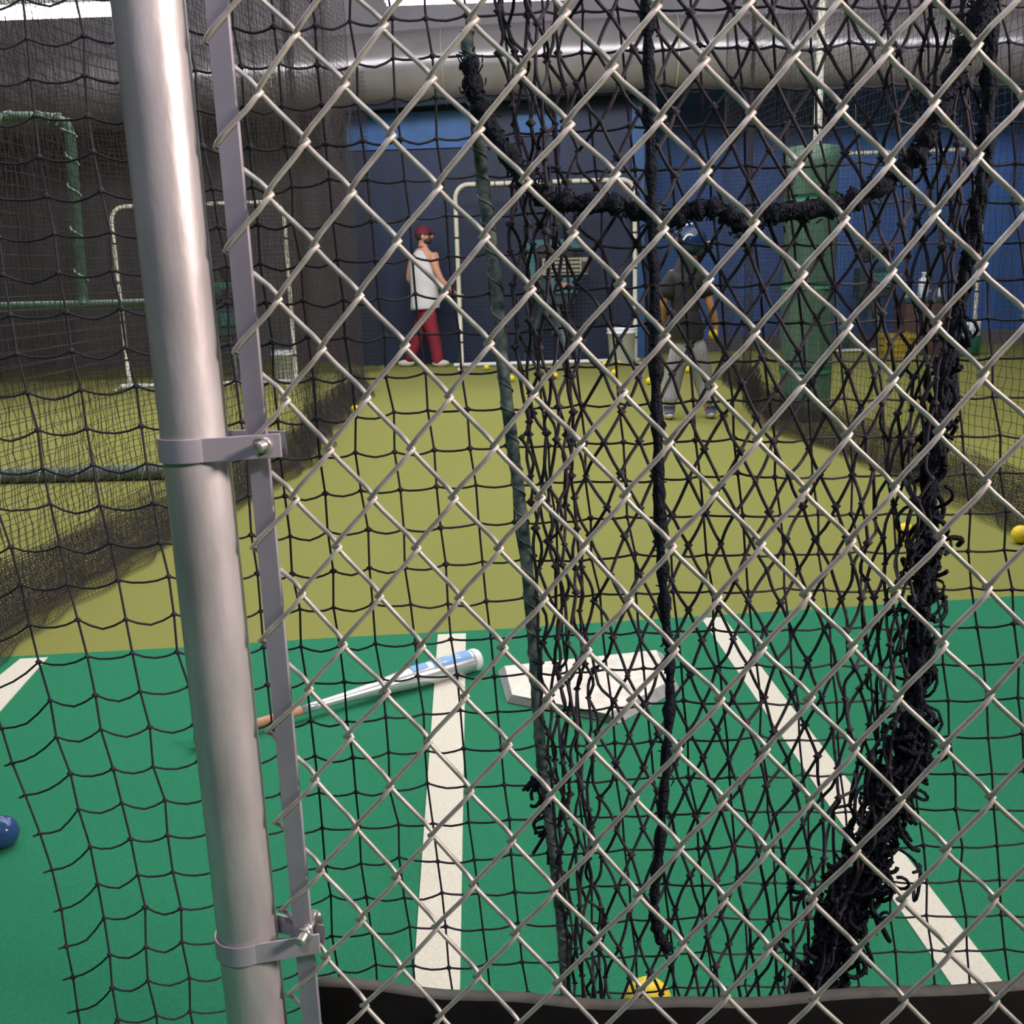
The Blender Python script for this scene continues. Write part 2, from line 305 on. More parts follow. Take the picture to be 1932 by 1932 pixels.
def skirt_net(fx, ya, yb, sgn, seed, parent, h=0.22, dens=0.011):
    rg = np.random.default_rng(seed); ys = np.arange(ya, yb, dens*1.6); s = np.arange(0, 1.0001, dens/h/1.0)
    Yg, Sg = np.meshgrid(ys, s, indexing='ij'); ph = rg.random(3)*6.28
    bul = 0.07+0.04*np.sin(Yg*1.9+ph[0])+0.03*np.sin(Yg*4.3+ph[1])
    Z = 0.008+h*(1-Sg)*(0.85+0.15*np.sin(Yg*2.3+ph[2])); Z = np.maximum(Z, 0.012)
    X = fx(Yg)+sgn*bul*np.sin(Sg*math.pi/2)**2+0.014*np.sin(Yg*17+ph[0])+0.0012*rg.standard_normal(Yg.shape)
    P = np.stack([X, Yg+0.002*rg.standard_normal(Yg.shape), Z], -1)
    return square_net('bunched_net_skirt', P, 0.0010, M['netfar'], parent, ref=(1, 0.05, 0.1))
for k in range(5): skirt_net(lambda y, k=k: XL(y)+0.02-0.03*k, 1.8, 10.7, 1, 20+k, nl)
nr = thing('batting_cage_divider_net', 'dark fine net divider hanging along the right side of the cage, past the green column', 'net')
side_net(XR, 1.5, 10.9, 0.03, 3.7, 0.03, 3, parent=nr)
for k in range(4): skirt_net(lambda y, k=k: XR(y)+0.05+0.02*k, 1.8, 10.9, -1, 30+k, nr, h=0.24)
# the nets of the neighbouring cages, farther out
nb = thing('batting_cage_divider_net', 'dark net divider of the neighbouring cage at the far left', 'net')
side_net(lambda y: y*0-5.4, 4.0, 12.5, 0.03, 3.7, 0.08, 5, r=0.0022, parent=nb, ms=0.06)
nb = thing('batting_cage_divider_net', 'dark net divider of the neighbouring cage at the far right', 'net')
side_net(lambda y: y*0+5.7, 5.0, 12.7, 0.03, 3.7, 0.06, 6, r=0.0016, parent=nb, ms=0.06)
# net wall across the left cages in front of the grey wall, hanging to the floor in folds
def cross_net(name, xa, xb, Yc, z1, amp, seed, label, r=0.0022, ms=0.05, folds=7.0):
    rg = np.random.default_rng(seed); t = thing(name, label, 'net')
    for L in range(2):
        s = np.arange(0, (xb-xa)*1.5, ms); zs = np.arange(0.03, z1, ms); S, Z = np.meshgrid(s, zs, indexing='ij')
        X = xa+S/1.5+0.03*np.sin(S*folds*1.3+L); Y = Yc+0.12*L+amp*np.sin(S*folds+L*2+0.2*np.sin(Z))+0.004*rg.standard_normal(S.shape)
        square_net('net_mesh', np.stack([X, Y, Z], -1), r, M['netfar'], t)
    return t
cross_net('backstop_net', -8.5, -1.75, 12.6, 3.45, 0.05, 8, 'dark folded backstop net hanging across the left cage end')
cross_net('backstop_net', 1.55, 4.0, 14.15, 3.2, 0.05, 9, 'dark folded backstop net hanging behind the green column', r=0.0018)

# net close behind the fence (square mesh, hangs across the whole opening)
def front_net():
    YN = 1.2; ncol, nrow = 48, 46; P = np.zeros((ncol, nrow, 3))
    rows = np.array([1000+72.2*k-1.0*k*k*(0.28 if k > 0 else 0.12) for k in range(-18, 28)])[:nrow]
    for i in range(ncol):
        for j in range(nrow):
            y0 = rows[j]; yc = min(max(y0, -250), 2300)
            x = 690+71*(i-9)+0.105*(y0-1000)+0.000018*(y0-1000)*(i-9)*71*-0.9
            A = np.interp(y0, [-200, 300, 600, 900, 1300, 1500, 1650, 1900, 2300], [120, 150, 150, 130, 85, 34, 4, 0, -6])
            x -= A*min(max((420-x)/340, 0), 1.3)
            slope = -0.050 if x < 700 else -0.045
            y = y0-(x-690)*0.047 if x < 1250 else y0-560*0.047-(x-1250)*0.012
            y += 62*math.exp(-max(x-float(np.interp(y0, [1000, 1395, 1566, 1650, 1900], [-90, 27, 94, 130, 145])), 0)/48)*float(np.interp(y0, [950, 1200], [0, 1]))
            q = at(x, y, YN+0.03*math.sin(i*0.5+j*0.13)+0.012*math.sin(j*0.7+i)); P[i, j] = q
    P += rng.standard_normal(P.shape)*np.array([0.0016, 0.003, 0.0013])
    keep = P[:, :, 2].min(axis=0) > 0.01
    P = P[:, keep]
    # trim columns left of the cut edge (the net ends at the left)
    return P
P1 = front_net()
# cut edge: the column passing nearest to the measured free edge
def pix(Pt):
    d_ = Pt-CAM; z = d_@_F; return 966+FPX*(d_@_R)/z, 966-FPX*(d_@_U)/z
best = min(range(len(P1)), key=lambda i: min(abs(pix(p)[0]-145)+abs(pix(p)[1]-1890)*0.3 for p in P1[i]))
fn = thing('protective_net', 'thin black square mesh net hanging close behind the fence, cut off at the lower left', 'net')
square_net('net_mesh', P1[best:], 0.00145, M['net'], fn, sag=0.0068, knot=0.0042, sides=5, tails=0.012)

# thicker diamond net bunched behind the fence on the right
YD = 1.10
def curve_px(pts, Y, n=90, jit=0.0):
    c = spline([at(x, y, Y+(e[0] if e else 0)) for x, y, *e in pts], n)
    if jit: c = c+rng.standard_normal(c.shape)*jit
    return c
Lx = ([-500, 0, 200, 500, 800, 1120, 1450, 1850, 2400], [860, 930, 960, 960, 985, 1012, 1035, 1070, 1110])
Rx = ([-500, 0, 400, 700, 950, 1200, 1420, 1650, 1850, 2400], [1930, 1868, 1836, 1800, 1760, 1726, 1706, 1632, 1565, 1450])
dn = thing('heavy_diamond_net', 'thick knotted black diamond mesh net bunched in folds behind the right half of the fence', 'net')
def diamond():
    N = 24; g = np.cumsum(np.r_[0, [0.33]*5, [1]*8, [0.7, 0.5, 0.45, 0.4, 0.35, 0.35]]); g /= g[-1]; N = len(g)
    ys = []; y = -420.0
    while y < 2350: ys.append(y); y += 64-(max(y, 0)*0.004)
    K = np.zeros((N, len(ys), 3))
    for j, y in enumerate(ys):
        xl_, xr_ = np.interp(y, *Lx), np.interp(y, *Rx)
        for i in range(N):
            ii = g[i]; h = (g[min(i+1, N-1)]-g[max(i-1, 0)])/8*(1 if j % 2 else -1)
            u = min(max(ii+h, 0), 1); edge_ = min(i, N-1-i); fr = 1.0 if edge_ < 5 else 0.4
            x = xl_+(xr_-xl_)*u+rng.normal(0, 5*fr); yy = y+rng.normal(0, 13*fr)
            yy += 10*math.sin(u*9+y*0.004)
            K[i, j] = at(x, yy, YD+0.035*math.sin(i*1.7)*(1.0 if edge_ < 6 else 0.4)+rng.normal(0, 0.004))
    t = Tubes()
    def seg(a, b, loose):
        m = (a+b)/2; L = np.linalg.norm(b-a); o = rng.standard_normal(3)*np.array([1, 1, 0.4])*L*(0.07 if loose else 0.025); o[2] -= L*0.03
        t.add(spline([a, m+o, b], 6), 0.0019, sides=5, cap=False)
    for j in range(len(ys)-1):
        for i in range(N):
            if K[i, j, 2] < 0.02: continue
            a = K[i, j]; loose = min(i, N-1-i) < 6
            seg(a, K[i, j+1], loose)
            k = i+1 if j % 2 else i-1
            if 0 <= k < N: seg(a, K[k, j+1], loose)
    Kk = K.reshape(-1, 3); Kk = Kk[Kk[:, 2] > 0.02]; t.blobs(Kk, 0.0047*(0.8+0.5*rng.random(len(Kk))))
    t.build('net_mesh', M['net'], dn)
diamond()
def fuzzy(name, c, r, m, parent, hair=600, hl=0.012):
    n = len(c); rr = r*(1+0.25*np.sin(np.arange(n)*1.3)+0.15*rng.standard_normal(n)); t = Tubes(); t.add(c, np.abs(rr), sides=10)
    for _ in range(hair):
        k = rng.integers(0, n); p = c[k]+rng.standard_normal(3)*r*0.5; d_ = rng.standard_normal(3); d_ /= np.linalg.norm(d_)
        q = p+d_*hl*(0.7+rng.random()); t.add(np.array([p, (p+q)/2+rng.standard_normal(3)*0.002, q]), 0.0009, sides=3, cap=False)
    return t.build(name, m, parent)
sw = [(884, 112), (892, 160), (915, 220), (948, 275), (985, 330), (1030, 372), (1085, 383), (1150, 384), (1205, 398), (1258, 420), (1300, 398), (1345, 392), (1378, 408), (1410, 428), (1450, 408), (1520, 396), (1580, 388), (1640, 365), (1700, 325), (1735, 290), (1758, 240), (1790, 170), (1822, 90), (1858, 0), (1890, -120)]
fuzzy('draped_edge_rope', curve_px([(x, y, -0.03) for x, y in sw], YD, 150, 0.0006), 0.0088, M['rope'], dn, 1500, 0.0055)
# gathered bundle at the right: strands twisting together, thicker towards the floor
def bundle():
    t = Tubes(); ys = np.linspace(-300, 2250, 120); cx = np.interp(ys, Rx[0], Rx[1])
    wid = np.interp(ys, [-300, 0, 500, 900, 1300, 1420, 1850, 2250], [9, 9, 11, 16, 20, 38, 50, 44])
    cx = cx+14*np.sin(ys*0.006)
    for k in range(22):
        ph = rng.random(2)*6.28; fr = 0.005+0.01*rng.random(2); a = rng.random()
        x = cx+wid*a*np.sin(ys*fr[0]*2.5+ph[0])+wid*0.25*rng.standard_normal(len(ys)); Yq = YD+0.02*np.sin(ys*fr[1]*2+ph[1])
        P = spline([at(x[q], ys[q]+rng.normal(0, 6), Yq[q]) for q in range(len(ys))], 300); P = P[P[:, 2] > 0.01]
        t.add(P, 0.0026 if k % 3 else 0.004, sides=5)
    for _ in range(260):             # loops of slack twine
        y = rng.choice([rng.uniform(1330, 1900), rng.uniform(600, 1330), rng.uniform(1380, 1850)]); w_ = np.interp(y, ys, wid)
        x = np.interp(y, ys, cx)+rng.normal(0, w_*0.75); c = at(x, y, YD+rng.normal(0, 0.015)); L = rng.uniform(0.008, 0.026)
        a = np.linspace(0, rng.uniform(3, 6.3), 9); e1_ = rng.standard_normal(3); e1_ /= np.linalg.norm(e1_); e2_ = np.cross(e1_, rng.standard_normal(3)); e2_ /= np.linalg.norm(e2_)
        Q = c+L*(np.cos(a)[:, None]*e1_+np.sin(a)[:, None]*e2_*rng.uniform(0.4, 1)); t.add(Q, rng.uniform(0.0018, 0.0032), sides=5)
    yk = rng.uniform(250, 1900, 150); t.blobs([at(np.interp(y, ys, cx)+rng.normal(0, np.interp(y, ys, wid)*0.6), y, YD-0.01) for y in yk], 0.006)
    core = np.array([at(np.interp(y, ys, cx), y, YD) for y in np.linspace(-300, 1500, 60)])
    t.add(core, np.interp(np.linspace(-300, 1500, 60), [-300, 500, 1000, 1500], [0.0045, 0.0055, 0.008, 0.006]), sides=8)
    t.build('gathered_net_bundle', M['rope'], dn)
bundle()
hr = thing('hanging_rope', 'straight black rope hanging down through the bunched net, left of the player in the helmet', 'rope', at(1224, -300, 1.06))
o = fuzzy('rope', curve_px([(1222, -320), (1222, 0), (1226, 200), (1230, 400), (1236, 600), (1240, 800), (1246, 1000), (1254, 1150), (1264, 1280), (1256, 1450), (1244, 1600), (1234, 1700), (1242, 1760), (1262, 1792)], 1.06, 130, 0.0003)-at(1224, -300, 1.06), 0.0060, M['rope'], hr, 260, 0.004)
lc = thing('lacing_cable', 'dark green wrapped cable hanging at the left edge of the bunched net, frayed low down', 'cable', at(905, 200, 1.13))
cc = curve_px([(880, 60), (895, 190), (905, 290), (918, 400), (934, 520), (948, 680), (962, 800), (978, 920), (992, 1040), (1004, 1180), (1012, 1300), (1022, 1430), (1036, 1540), (1048, 1640), (1060, 1750), (1068, 1880), (1075, 2100)], 1.13, 160, 0.0003)-at(905, 200, 1.13)
tube('cable', cc, 0.0068, M['cable'], lc, sides=10)
th_ = np.linspace(0, 240, 2200); base = spline(cc, 2200)
hel = base+np.stack([np.cos(th_), np.sin(th_), 0*th_], -1)*0.0070
t = Tubes(); t.add(hel, 0.0012, sides=4); t.build('wrapping_cord', M['lace'] if False else M['cable'], lc)
t = Tubes()
for k in range(26):
    a = cc[int(rng.integers(112, 124))]; q = a+np.array([-abs(rng.normal(0.012, 0.008)), rng.normal(0, 0.006), rng.normal(-0.012, 0.018)]); t.add(spline([a, (a+q)/2+rng.standard_normal(3)*0.006, q], 7), 0.0022, sides=5)
t.build('frayed_end', M['rope'], lc)

# ------------------------------------------------------------------ chain link fence
CX = [[-0.16603321653304984, 0.03327579927521987, 0.0005379851990128586, 2.7212978078719127e-05, -1.2304409346225193e-05, -2.0380492905029907e-05, -8.532691849650817e-06, 1.0626840473575844e-05, 4.2798352716602595e-06, -3.5447335931457213e-07], [1.288354625028773, 0.0005244282175188682, -0.037285939753493105, -3.985086694633225e-05, 1.1670815051649168e-05, -0.00019242158852924202, -3.925091010976425e-08, 1.1903809857133903e-05, -7.93029255082795e-06, -8.66856595043786e-07]]
def poly3(i, j): return np.array([1, i, j, i*i, i*j, j*j, i**3, i*i*j, i*j*j, j**3])
def lat(i, j):                       # wire junction -> point on the fence plane, continued straight beyond the measured part
    ic = min(max(i, -1), 15); jc = min(max(j, -1), 19); s_, z_ = (float(np.dot(c, poly3(ic, jc))) for c in CX)
    if i != ic: d_ = [float(np.dot(c, poly3(ic, jc)-poly3(ic-1, jc))) for c in CX] if i > ic else [float(np.dot(c, poly3(ic+1, jc)-poly3(ic, jc))) for c in CX]; s_ += d_[0]*(i-ic); z_ += d_[1]*(i-ic)
    if j != jc: d_ = [float(np.dot(c, poly3(ic, jc)-poly3(ic, jc-1))) for c in CX] if j > jc else [float(np.dot(c, poly3(ic, jc+1)-poly3(ic, jc))) for c in CX]; s_ += d_[0]*(j-jc); z_ += d_[1]*(j-jc)
    return FP0+FS*s_+np.array([0, 0, z_])
fence = thing('chain_link_fence', 'galvanised chain link fence with its grey end post, standing in the foreground', 'fence')
def wires():
    t = Tubes(); dep = 0.0032
    for k in range(-2, 44):
        P = []; js = [j for j in range(-16, 31) if (k+j) % 2 == 0 or True]
        for j in range(-16, 31):
            left = (k+j) % 2 == 0; i = k if left else k+1
            # junctions lie on i+j even; bends hook past the neighbour strand
            c = lat(i, j); hx = (-0.0019 if left else 0.0019)+ (0.0 if not (left and k == -2) else -0.004)
            nxt = lat(k+1 if left else k, j+1); prv = lat(k+1 if left else k, j-1)
            c = c+FS*hx; jig = FS*rng.normal(0, 0.0006)+np.array([0, 0, rng.normal(0, 0.0006)]); c = c+jig
            up = (prv-c)/np.linalg.norm(prv-c); dn_ = (nxt-c)/np.linalg.norm(nxt-c)
            # '/' runs in front of the plane, '\\' behind it
            a = -dep; b = dep                       # a: front, b: back
            zi, zo = (a, b) if left else (b, a)
            P += [c+up*0.014+FN*zi, c+up*0.0045+FN*zi*0.9, c+FN*0.0+(-FS if left else FS)*0.0008, c+dn_*0.0045+FN*zo*0.9, c+dn_*0.014+FN*zo]
        P = np.array(P); P = P[P[:, 2] > 0.03]
        t.add(P, 0.00205, ref=tuple(FN*1.0+FS*0.01), sides=8)
    return t.build('wire_mesh', M['wire'], fence)
wires()
pa, pb_ = fplane(279, 0, 0.0), fplane(486, 1932, 0.0); PD = (pb_-pa)/np.linalg.norm(pb_-pa)
ptop = pa-PD*((2.25-pa[2])/PD[2]*-1); pbot = pb_+PD*((0.0-pb_[2])/PD[2])
PR = 61.0/FPX*float((at(380, 966, 0.84)-CAM)@_F)
o = tube('end_post', np.array([ptop+(pbot-ptop)*u for u in np.linspace(0, 1, 12)]), PR, M['galv'], fence, sides=48)
lathe('post_cap', [(PR+0.003, -0.02), (PR+0.004, 0.0), (PR*0.8, 0.02), (PR*0.3, 0.03), (0, 0.031)], M['galv'], fence, Matrix.Translation(V(ptop)))
ba, bb = fplane(409, 0), fplane(589, 1932); bd = (bb-ba)/np.linalg.norm(bb-ba)
b0_, b1_ = ba-bd*0.35, bb+bd*((0.06-bb[2])/bd[2])
def barmesh():
    bm = bmesh.new(); hw, ht = 0.0088, 0.0022; vs = []
    for p in (b0_, b1_):
        vs.append([bm.verts.new(V(p+FS*sx*hw+FN*sy*ht)) for sx, sy in ((-1, -1), (1, -1), (1, 1), (-1, 1))])
    for k in range(4): bm.faces.new((vs[0][k], vs[0][(k+1) % 4], vs[1][(k+1) % 4], vs[1][k]))
    bm.faces.new(vs[0]); bm.faces.new(vs[1][::-1]); return bmlink('tension_bar', bm, M['bar'], fence, bevel=0.0007)
barmesh()
tube('top_rail', np.array([ptop+np.array([0, 0, -0.06]), lat(44, 0)*np.array([1, 1, 0])+np.array([0, 0, ptop[2]-0.06])]), 0.021, M['galv'], fence, sides=24)
def band(y_left, xe, ye, bx, by, h, tilt):
    # strap around the post, both legs running to the bolt beyond the bar
    zc = fplane(350+ (y_left-800)*0.11, y_left)[2]; u0 = (zc-pa[2])/PD[2]; c = pa+PD*u0
    e = fplane(xe, ye); L = float((e-c)@FS); ri, ro = PR+0.0005, PR+0.0028
    def outline(r, g):
        a0 = math.acos(min(1, g/r))
        pts = [(L, -g)]; 
        for a in np.linspace(-math.pi/2+0.62, -math.pi*1.5-0.62, 90):
            pts.append((r*math.cos(a), r*math.sin(a)))
        pts.append((L, g)); return pts
    go, gi = 0.0075, 0.0052; A, B = outline(ro, go), outline(ri, gi); bm = bmesh.new(); V4 = []
    slope = tilt
    for (ax, ay), (bx_, by_) in zip(A, B):
        row = []
        for (x_, y_), s in (((ax, ay), 1), ((ax, ay), -1), ((bx_, by_), -1), ((bx_, by_), 1)):
            row.append(bm.verts.new(V(c+FS*x_+FN*y_+np.array([0, 0, s*h/2+slope*x_]))))
        V4.append(row)
    for i in range(len(V4)-1):
        for k in range(4): bm.faces.new((V4[i][k], V4[i][(k+1) % 4], V4[i+1][(k+1) % 4], V4[i+1][k]))
    bm.faces.new(V4[0]); bm.faces.new(V4[-1][::-1])
    o = bmlink('tension_band', bm, M['bar'], fence, smooth=False, bevel=0.0006)
    bc = fplane(bx, by); q = Vector(FN).to_track_quat('Z', 'Y').to_matrix().to_4x4()
    lathe('bolt_nut', [(0.0066, -0.014), (0.0072, -0.0135), (0.0072, -0.009), (0.0066, -0.0078)], M['bolt'], o, Matrix.Translation(V(bc)) @ q, seg=6)
    lathe('bolt', [(0.0036, -0.024), (0.0041, -0.0235), (0.0041, 0.012), (0.009, 0.0121), (0.007, 0.0155), (0.002, 0.017)], M['bolt'], o, Matrix.Translation(V(bc)) @ q, seg=16)
band(842, 536, 838, 508, 835, 0.0195, 0.02)
band(1768, 606, 1748, 583, 1748, 0.0195, 0.06)

# black kick board bowed along the foot of the fence
def board():
    zt = 0.0; pts = []
    zt = float(at(1200, 1884, 0.93)[2])
    for x, y in ((603, 1842), (760, 1856), (900, 1868), (1050, 1878), (1200, 1883), (1350, 1881), (1500, 1873), (1700, 1861), (1932, 1846), (2150, 1832), (2500, 1812), (2900, 1790)):
        d_ = ray(x, y); q = CAM+d_*((zt-CAMH)/d_[2]); pts.append(q)
    P = spline(pts, 50); bm = bmesh.new(); rows = []
    for i, p in enumerate(P):
        T = P[min(i+1, 49)]-P[max(i-1, 0)]; n = np.array([T[1], -T[0], 0]); n /= np.linalg.norm(n)   # towards the camera
        th = 0.014; q = p+n*th; w_ = 0.002*math.sin(i*0.7)
        rows.append([bm.verts.new(V(v)) for v in (p+[0, 0, w_], q+[0, 0, w_-0.002], np.array([q[0], q[1], 0.0]), np.array([p[0], p[1], 0.0]))])
    for i in range(49):
        for k in range(4):
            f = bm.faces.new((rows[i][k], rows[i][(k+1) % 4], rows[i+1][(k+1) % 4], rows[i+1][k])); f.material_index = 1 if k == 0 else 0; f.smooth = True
    bm.faces.new(rows[0]); bm.faces.new(rows[-1][::-1])
    return tag(bmlink('rubber_kick_board', bm, [M['rubber'], M['rubbertop']], bevel=0), 'black rubber kick board bowed along the foot of the fence', 'board')
board()

# ------------------------------------------------------------------ on the turf
top = [ground(x, y, 0.030) for x, y in ((952, 1256), (1238, 1226), (1264, 1284), (1148, 1347), (966, 1310))]
bot = [ground(x, y, 0.007) for x, y in ((939, 1266), (1252, 1234), (1283, 1300), (1168, 1366), (956, 1326))]
tag(prism('home_plate', [(p[0], p[1]) for p in bot], 0.0065, 0.030, M['plate'], mside=M['plateside'], inset=[(p[0], p[1]) for p in top], bevel=0.002), 'thick white rubber home plate with sloping grey sides on the green turf', 'home plate')

def bat():
    a = ground(485, 1366, 0.03); b = ground(905, 1241, 0.04); d_ = (b-a); d_[2] = 0; L = np.linalg.norm(d_); d_ /= L; LEN = 0.83
    k = b-d_*LEN; k[2] = 0.031; b[2] = 0.0385
    t = thing('baseball_bat', 'silver aluminium baseball bat with tan grip lying on the green turf beside home plate', 'bat', k)
    ax = Vector(b-k); q = ax.to_track_quat('X', 'Z').to_matrix().to_4x4()
    RZ = Matrix.Rotation(R(90), 4, 'Y')           # lathe axis Z -> X
    prof = [(0.0115, 0.275), (0.0125, 0.33), (0.0145, 0.40), (0.019, 0.475), (0.0255, 0.54), (0.0308, 0.60), (0.0325, 0.66), (0.0325, 0.795), (0.0322, 0.80)]
    M4 = q @ RZ
    lathe('barrel', prof, M['silver'], t, M4, seg=40)
    lathe('end_cap', [(0.0322, 0.8), (0.033, 0.803), (0.0325, 0.815), (0.028, 0.824), (0.018, 0.829), (0.0, 0.831)], M['batwhite'], t, M4, seg=40)
    lathe('grip', [(0.0112+0.0006*(i % 2), 0.018+i*0.0035) for i in range(75)], M['grip'], t, M4, seg=20)
    lathe('knob', [(0.010, 0.0), (0.022, 0.001), (0.0248, 0.006), (0.0248, 0.011), (0.018, 0.017), (0.0118, 0.022)], M['gripdark'], t, M4, seg=28)
    # printed band: a light blue patch wrapped on the upper side, with white letters
    def wrap(name, P2, faces, r, m, parent):
        bm = bmesh.new(); vs = [bm.verts.new(q @ Vector((u, -r*math.sin(v/0.0325), r*math.cos(v/0.0325)))) for u, v in P2]
        for f in faces:
            try: bm.faces.new([vs[i] for i in f])
            except ValueError: pass
        return bmlink(name, bm, m, parent, smooth=True)
    def patch(name, u0, u1, v0, v1, m, r=0.0329):
        nu, nv = 8, 10; P2 = [(u0+(u1-u0)*i/nu, v0+(v1-v0)*j/nv) for i in range(nu+1) for j in range(nv+1)]
        F = [(i*(nv+1)+j, (i+1)*(nv+1)+j, (i+1)*(nv+1)+j+1, i*(nv+1)+j+1) for i in range(nu) for j in range(nv)]
        return wrap(name, P2, F, r, m, t)
    pt = patch('printed_band', 0.665, 0.79, -0.012, 0.030, M['batblue'])
    pt2 = patch('printed_flash', 0.60, 0.65, -0.010, 0.022, M['batblue'], r=0.0327)
    fc = bpy.data.curves.new('lettering', 'FONT'); fc.body = 'ELITE'; fc.size = 0.034; fc.resolution_u = 3
    fo = bpy.data.objects.new('tmp', fc); COL.objects.link(fo); dg = bpy.context.evaluated_depsgraph_get(); me = bpy.data.meshes.new_from_object(fo.evaluated_get(dg))
    bm = bmesh.new(); bm.from_mesh(me); bmesh.ops.triangulate(bm, faces=bm.faces)
    for v in bm.verts:
        u = 0.677+v.co.x*1.0; w_ = -(v.co.y)+0.022 ; w_ = 0.020-v.co.y
        ang = w_/0.0325; v.co = q @ Vector((u, -0.0333*math.sin(ang), 0.0333*math.cos(ang)))
    bmlink('lettering', bm, M['batwhite'], t); bpy.data.objects.remove(fo)
bat()

def ball(x, y, label, group='yellow balls lying on the turf', r=0.0365, m='yellow', P=None, name='training_ball', cat='ball'):
    c = P if P is not None else ground(x, y, r+0.002)
    bm = bmesh.new(); bmesh.ops.create_uvsphere(bm, u_segments=24, v_segments=16, radius=r)
    # shallow dimples / seam
    for v in bm.verts:
        s_ = math.sin(v.co.x*260)*math.sin(v.co.y*260)*math.sin(v.co.z*260); v.co *= 1+0.012*s_
    o = bmlink(name, bm, M[m], smooth=True); o.location = V(c); return tag(o, label, cat, group)
for x, y, lab in ((918, 693, 'yellow ball on the white base line, just right of the pitching screen\'s left foot'),
                  (965, 714, 'yellow ball on the turf, leftmost of those in front of the base line'),
                  (1047, 709, 'yellow ball on the turf in front of the grey machine legs'),
                  (1141, 687, 'yellow ball at the left foot of the white bucket'),
                  (1167, 686, 'yellow ball right in front of the white bucket'),
                  (1159, 703, 'yellow ball a step nearer than the two at the white bucket'),
                  (1205, 711, 'small yellow ball just behind the one beside the hanging rope'),
                  (1225, 719, 'yellow ball on the turf beside the hanging rope'),
                  (670, 772, 'lone yellow ball at the foot of the left divider net'),
                  (1297, 697, 'yellow ball on the turf seen between the legs of the player in the helmet'),
                  (1708, 1003, 'yellow ball at the right divider net, beside the gathered net bundle'),
                  (1926, 1008, 'yellow ball at the right divider net, cut by the right picture edge')):
    ball(x, y, lab)
pb2 = ground(1223, 1894, 0.0365); ball(0, 0, 'big yellow ball peeking over the black kick board', P=np.array([pb2[0], pb2[1], 0.0385]))
ball(3, 1570, 'dark blue glossy ball at the left picture edge', None, 0.034, 'navyball', name='blue_ball')

# ------------------------------------------------------------------ pitching screens
def screen(name, label, corners, Yv, r=0.028, base=0.5, rad=0.16, tape=True, net=True, m='cream'):
    # corners: TL, TR, BR, BL measured; frame stands upright at Yv, feet running back
    TL, TR, BR, BL = [at(x, y, Yv) for x, y in corners]; g = (BL+BR)/2; t = thing(name, label, 'pitching screen', (g[0], Yv, 0))
    O = np.array([g[0], Yv, 0.0]); zt = max(TL[2], TR[2]); xl_, xr_ = (TL[0]+BL[0])/2-O[0], (TR[0]+BR[0])/2-O[0]; zb = r+0.002
    arc = lambda cx, cz, a0, a1: [(cx+rad*math.cos(a), 0, cz+rad*math.sin(a)) for a in np.linspace(a0, a1, 8)]
    P = [(xl_, 0, zb), (xl_, 0, zt*0.5)]+arc(xl_+rad, zt-rad, math.pi, math.pi/2)+arc(xr_-rad, zt-rad, math.pi/2, 0)+[(xr_, 0, zt*0.5), (xr_, 0, zb)]
    tube('pipe_frame', np.array(P), r, M[m], t, sides=12, ref=(0, 1, 0))
    tube('base_rail', np.array([(xl_-0.1, 0, zb), (xr_+0.05, 0, zb)]), r*0.9, M['bucket'], t, sides=10)
    for x_ in (xl_, xr_): tube('foot', np.array([(x_, -base, zb), (x_, -base/2, zb), (x_, 0.0, zb)]), r, M[m], t, sides=10, ref=(0, 0, 1))
    if tape:
        for z in np.arange(0.3, zt-0.25, 0.42):
            for x_ in (xl_, xr_): tube('tape_band', np.array([(x_, 0, z), (x_, 0, z+0.022)]), r*1.12, M['black'], t, sides=10)
        for x_ in np.arange(xl_+0.25, xr_-0.2, 0.115): tube('net_tie', np.array([(x_, 0, zt), (x_+0.012, 0, zt)]), r*1.1, M['black'], t, sides=8, ref=(0, 0, 1))
    if net:
        xs = np.arange(xl_+0.03, xr_-0.02, 0.05); zs = np.arange(0.06, zt-0.03, 0.05); X, Z = np.meshgrid(xs, zs, indexing='ij')
        Yy = 0.03+0.05*np.sin(X*3)*np.sin(Z*1.5)+0.004*rng.standard_normal(X.shape); square_net('screen_net', np.stack([X, Yy, Z], -1), 0.0026, M['netfar'], t)
    return t
screen('pitching_screen', 'cream pipe framed pitching screen with black ties in front of the navy backdrop', [(858, 360), (1198, 338), (1198, 682), (872, 692)], 13.05)
screen('pitching_screen', 'cream pipe framed screen partly hidden behind the fence post at the left', [(212, 398), (545, 380), (549, 718), (242, 735)], 11.6, r=0.022, base=0.4)
screen('pitching_screen', 'wide cream pipe framed screen standing to the right of the green column', [(1520, 292), (1852, 284), (1845, 650), (1540, 662)], 13.6, r=0.024, base=0.15)

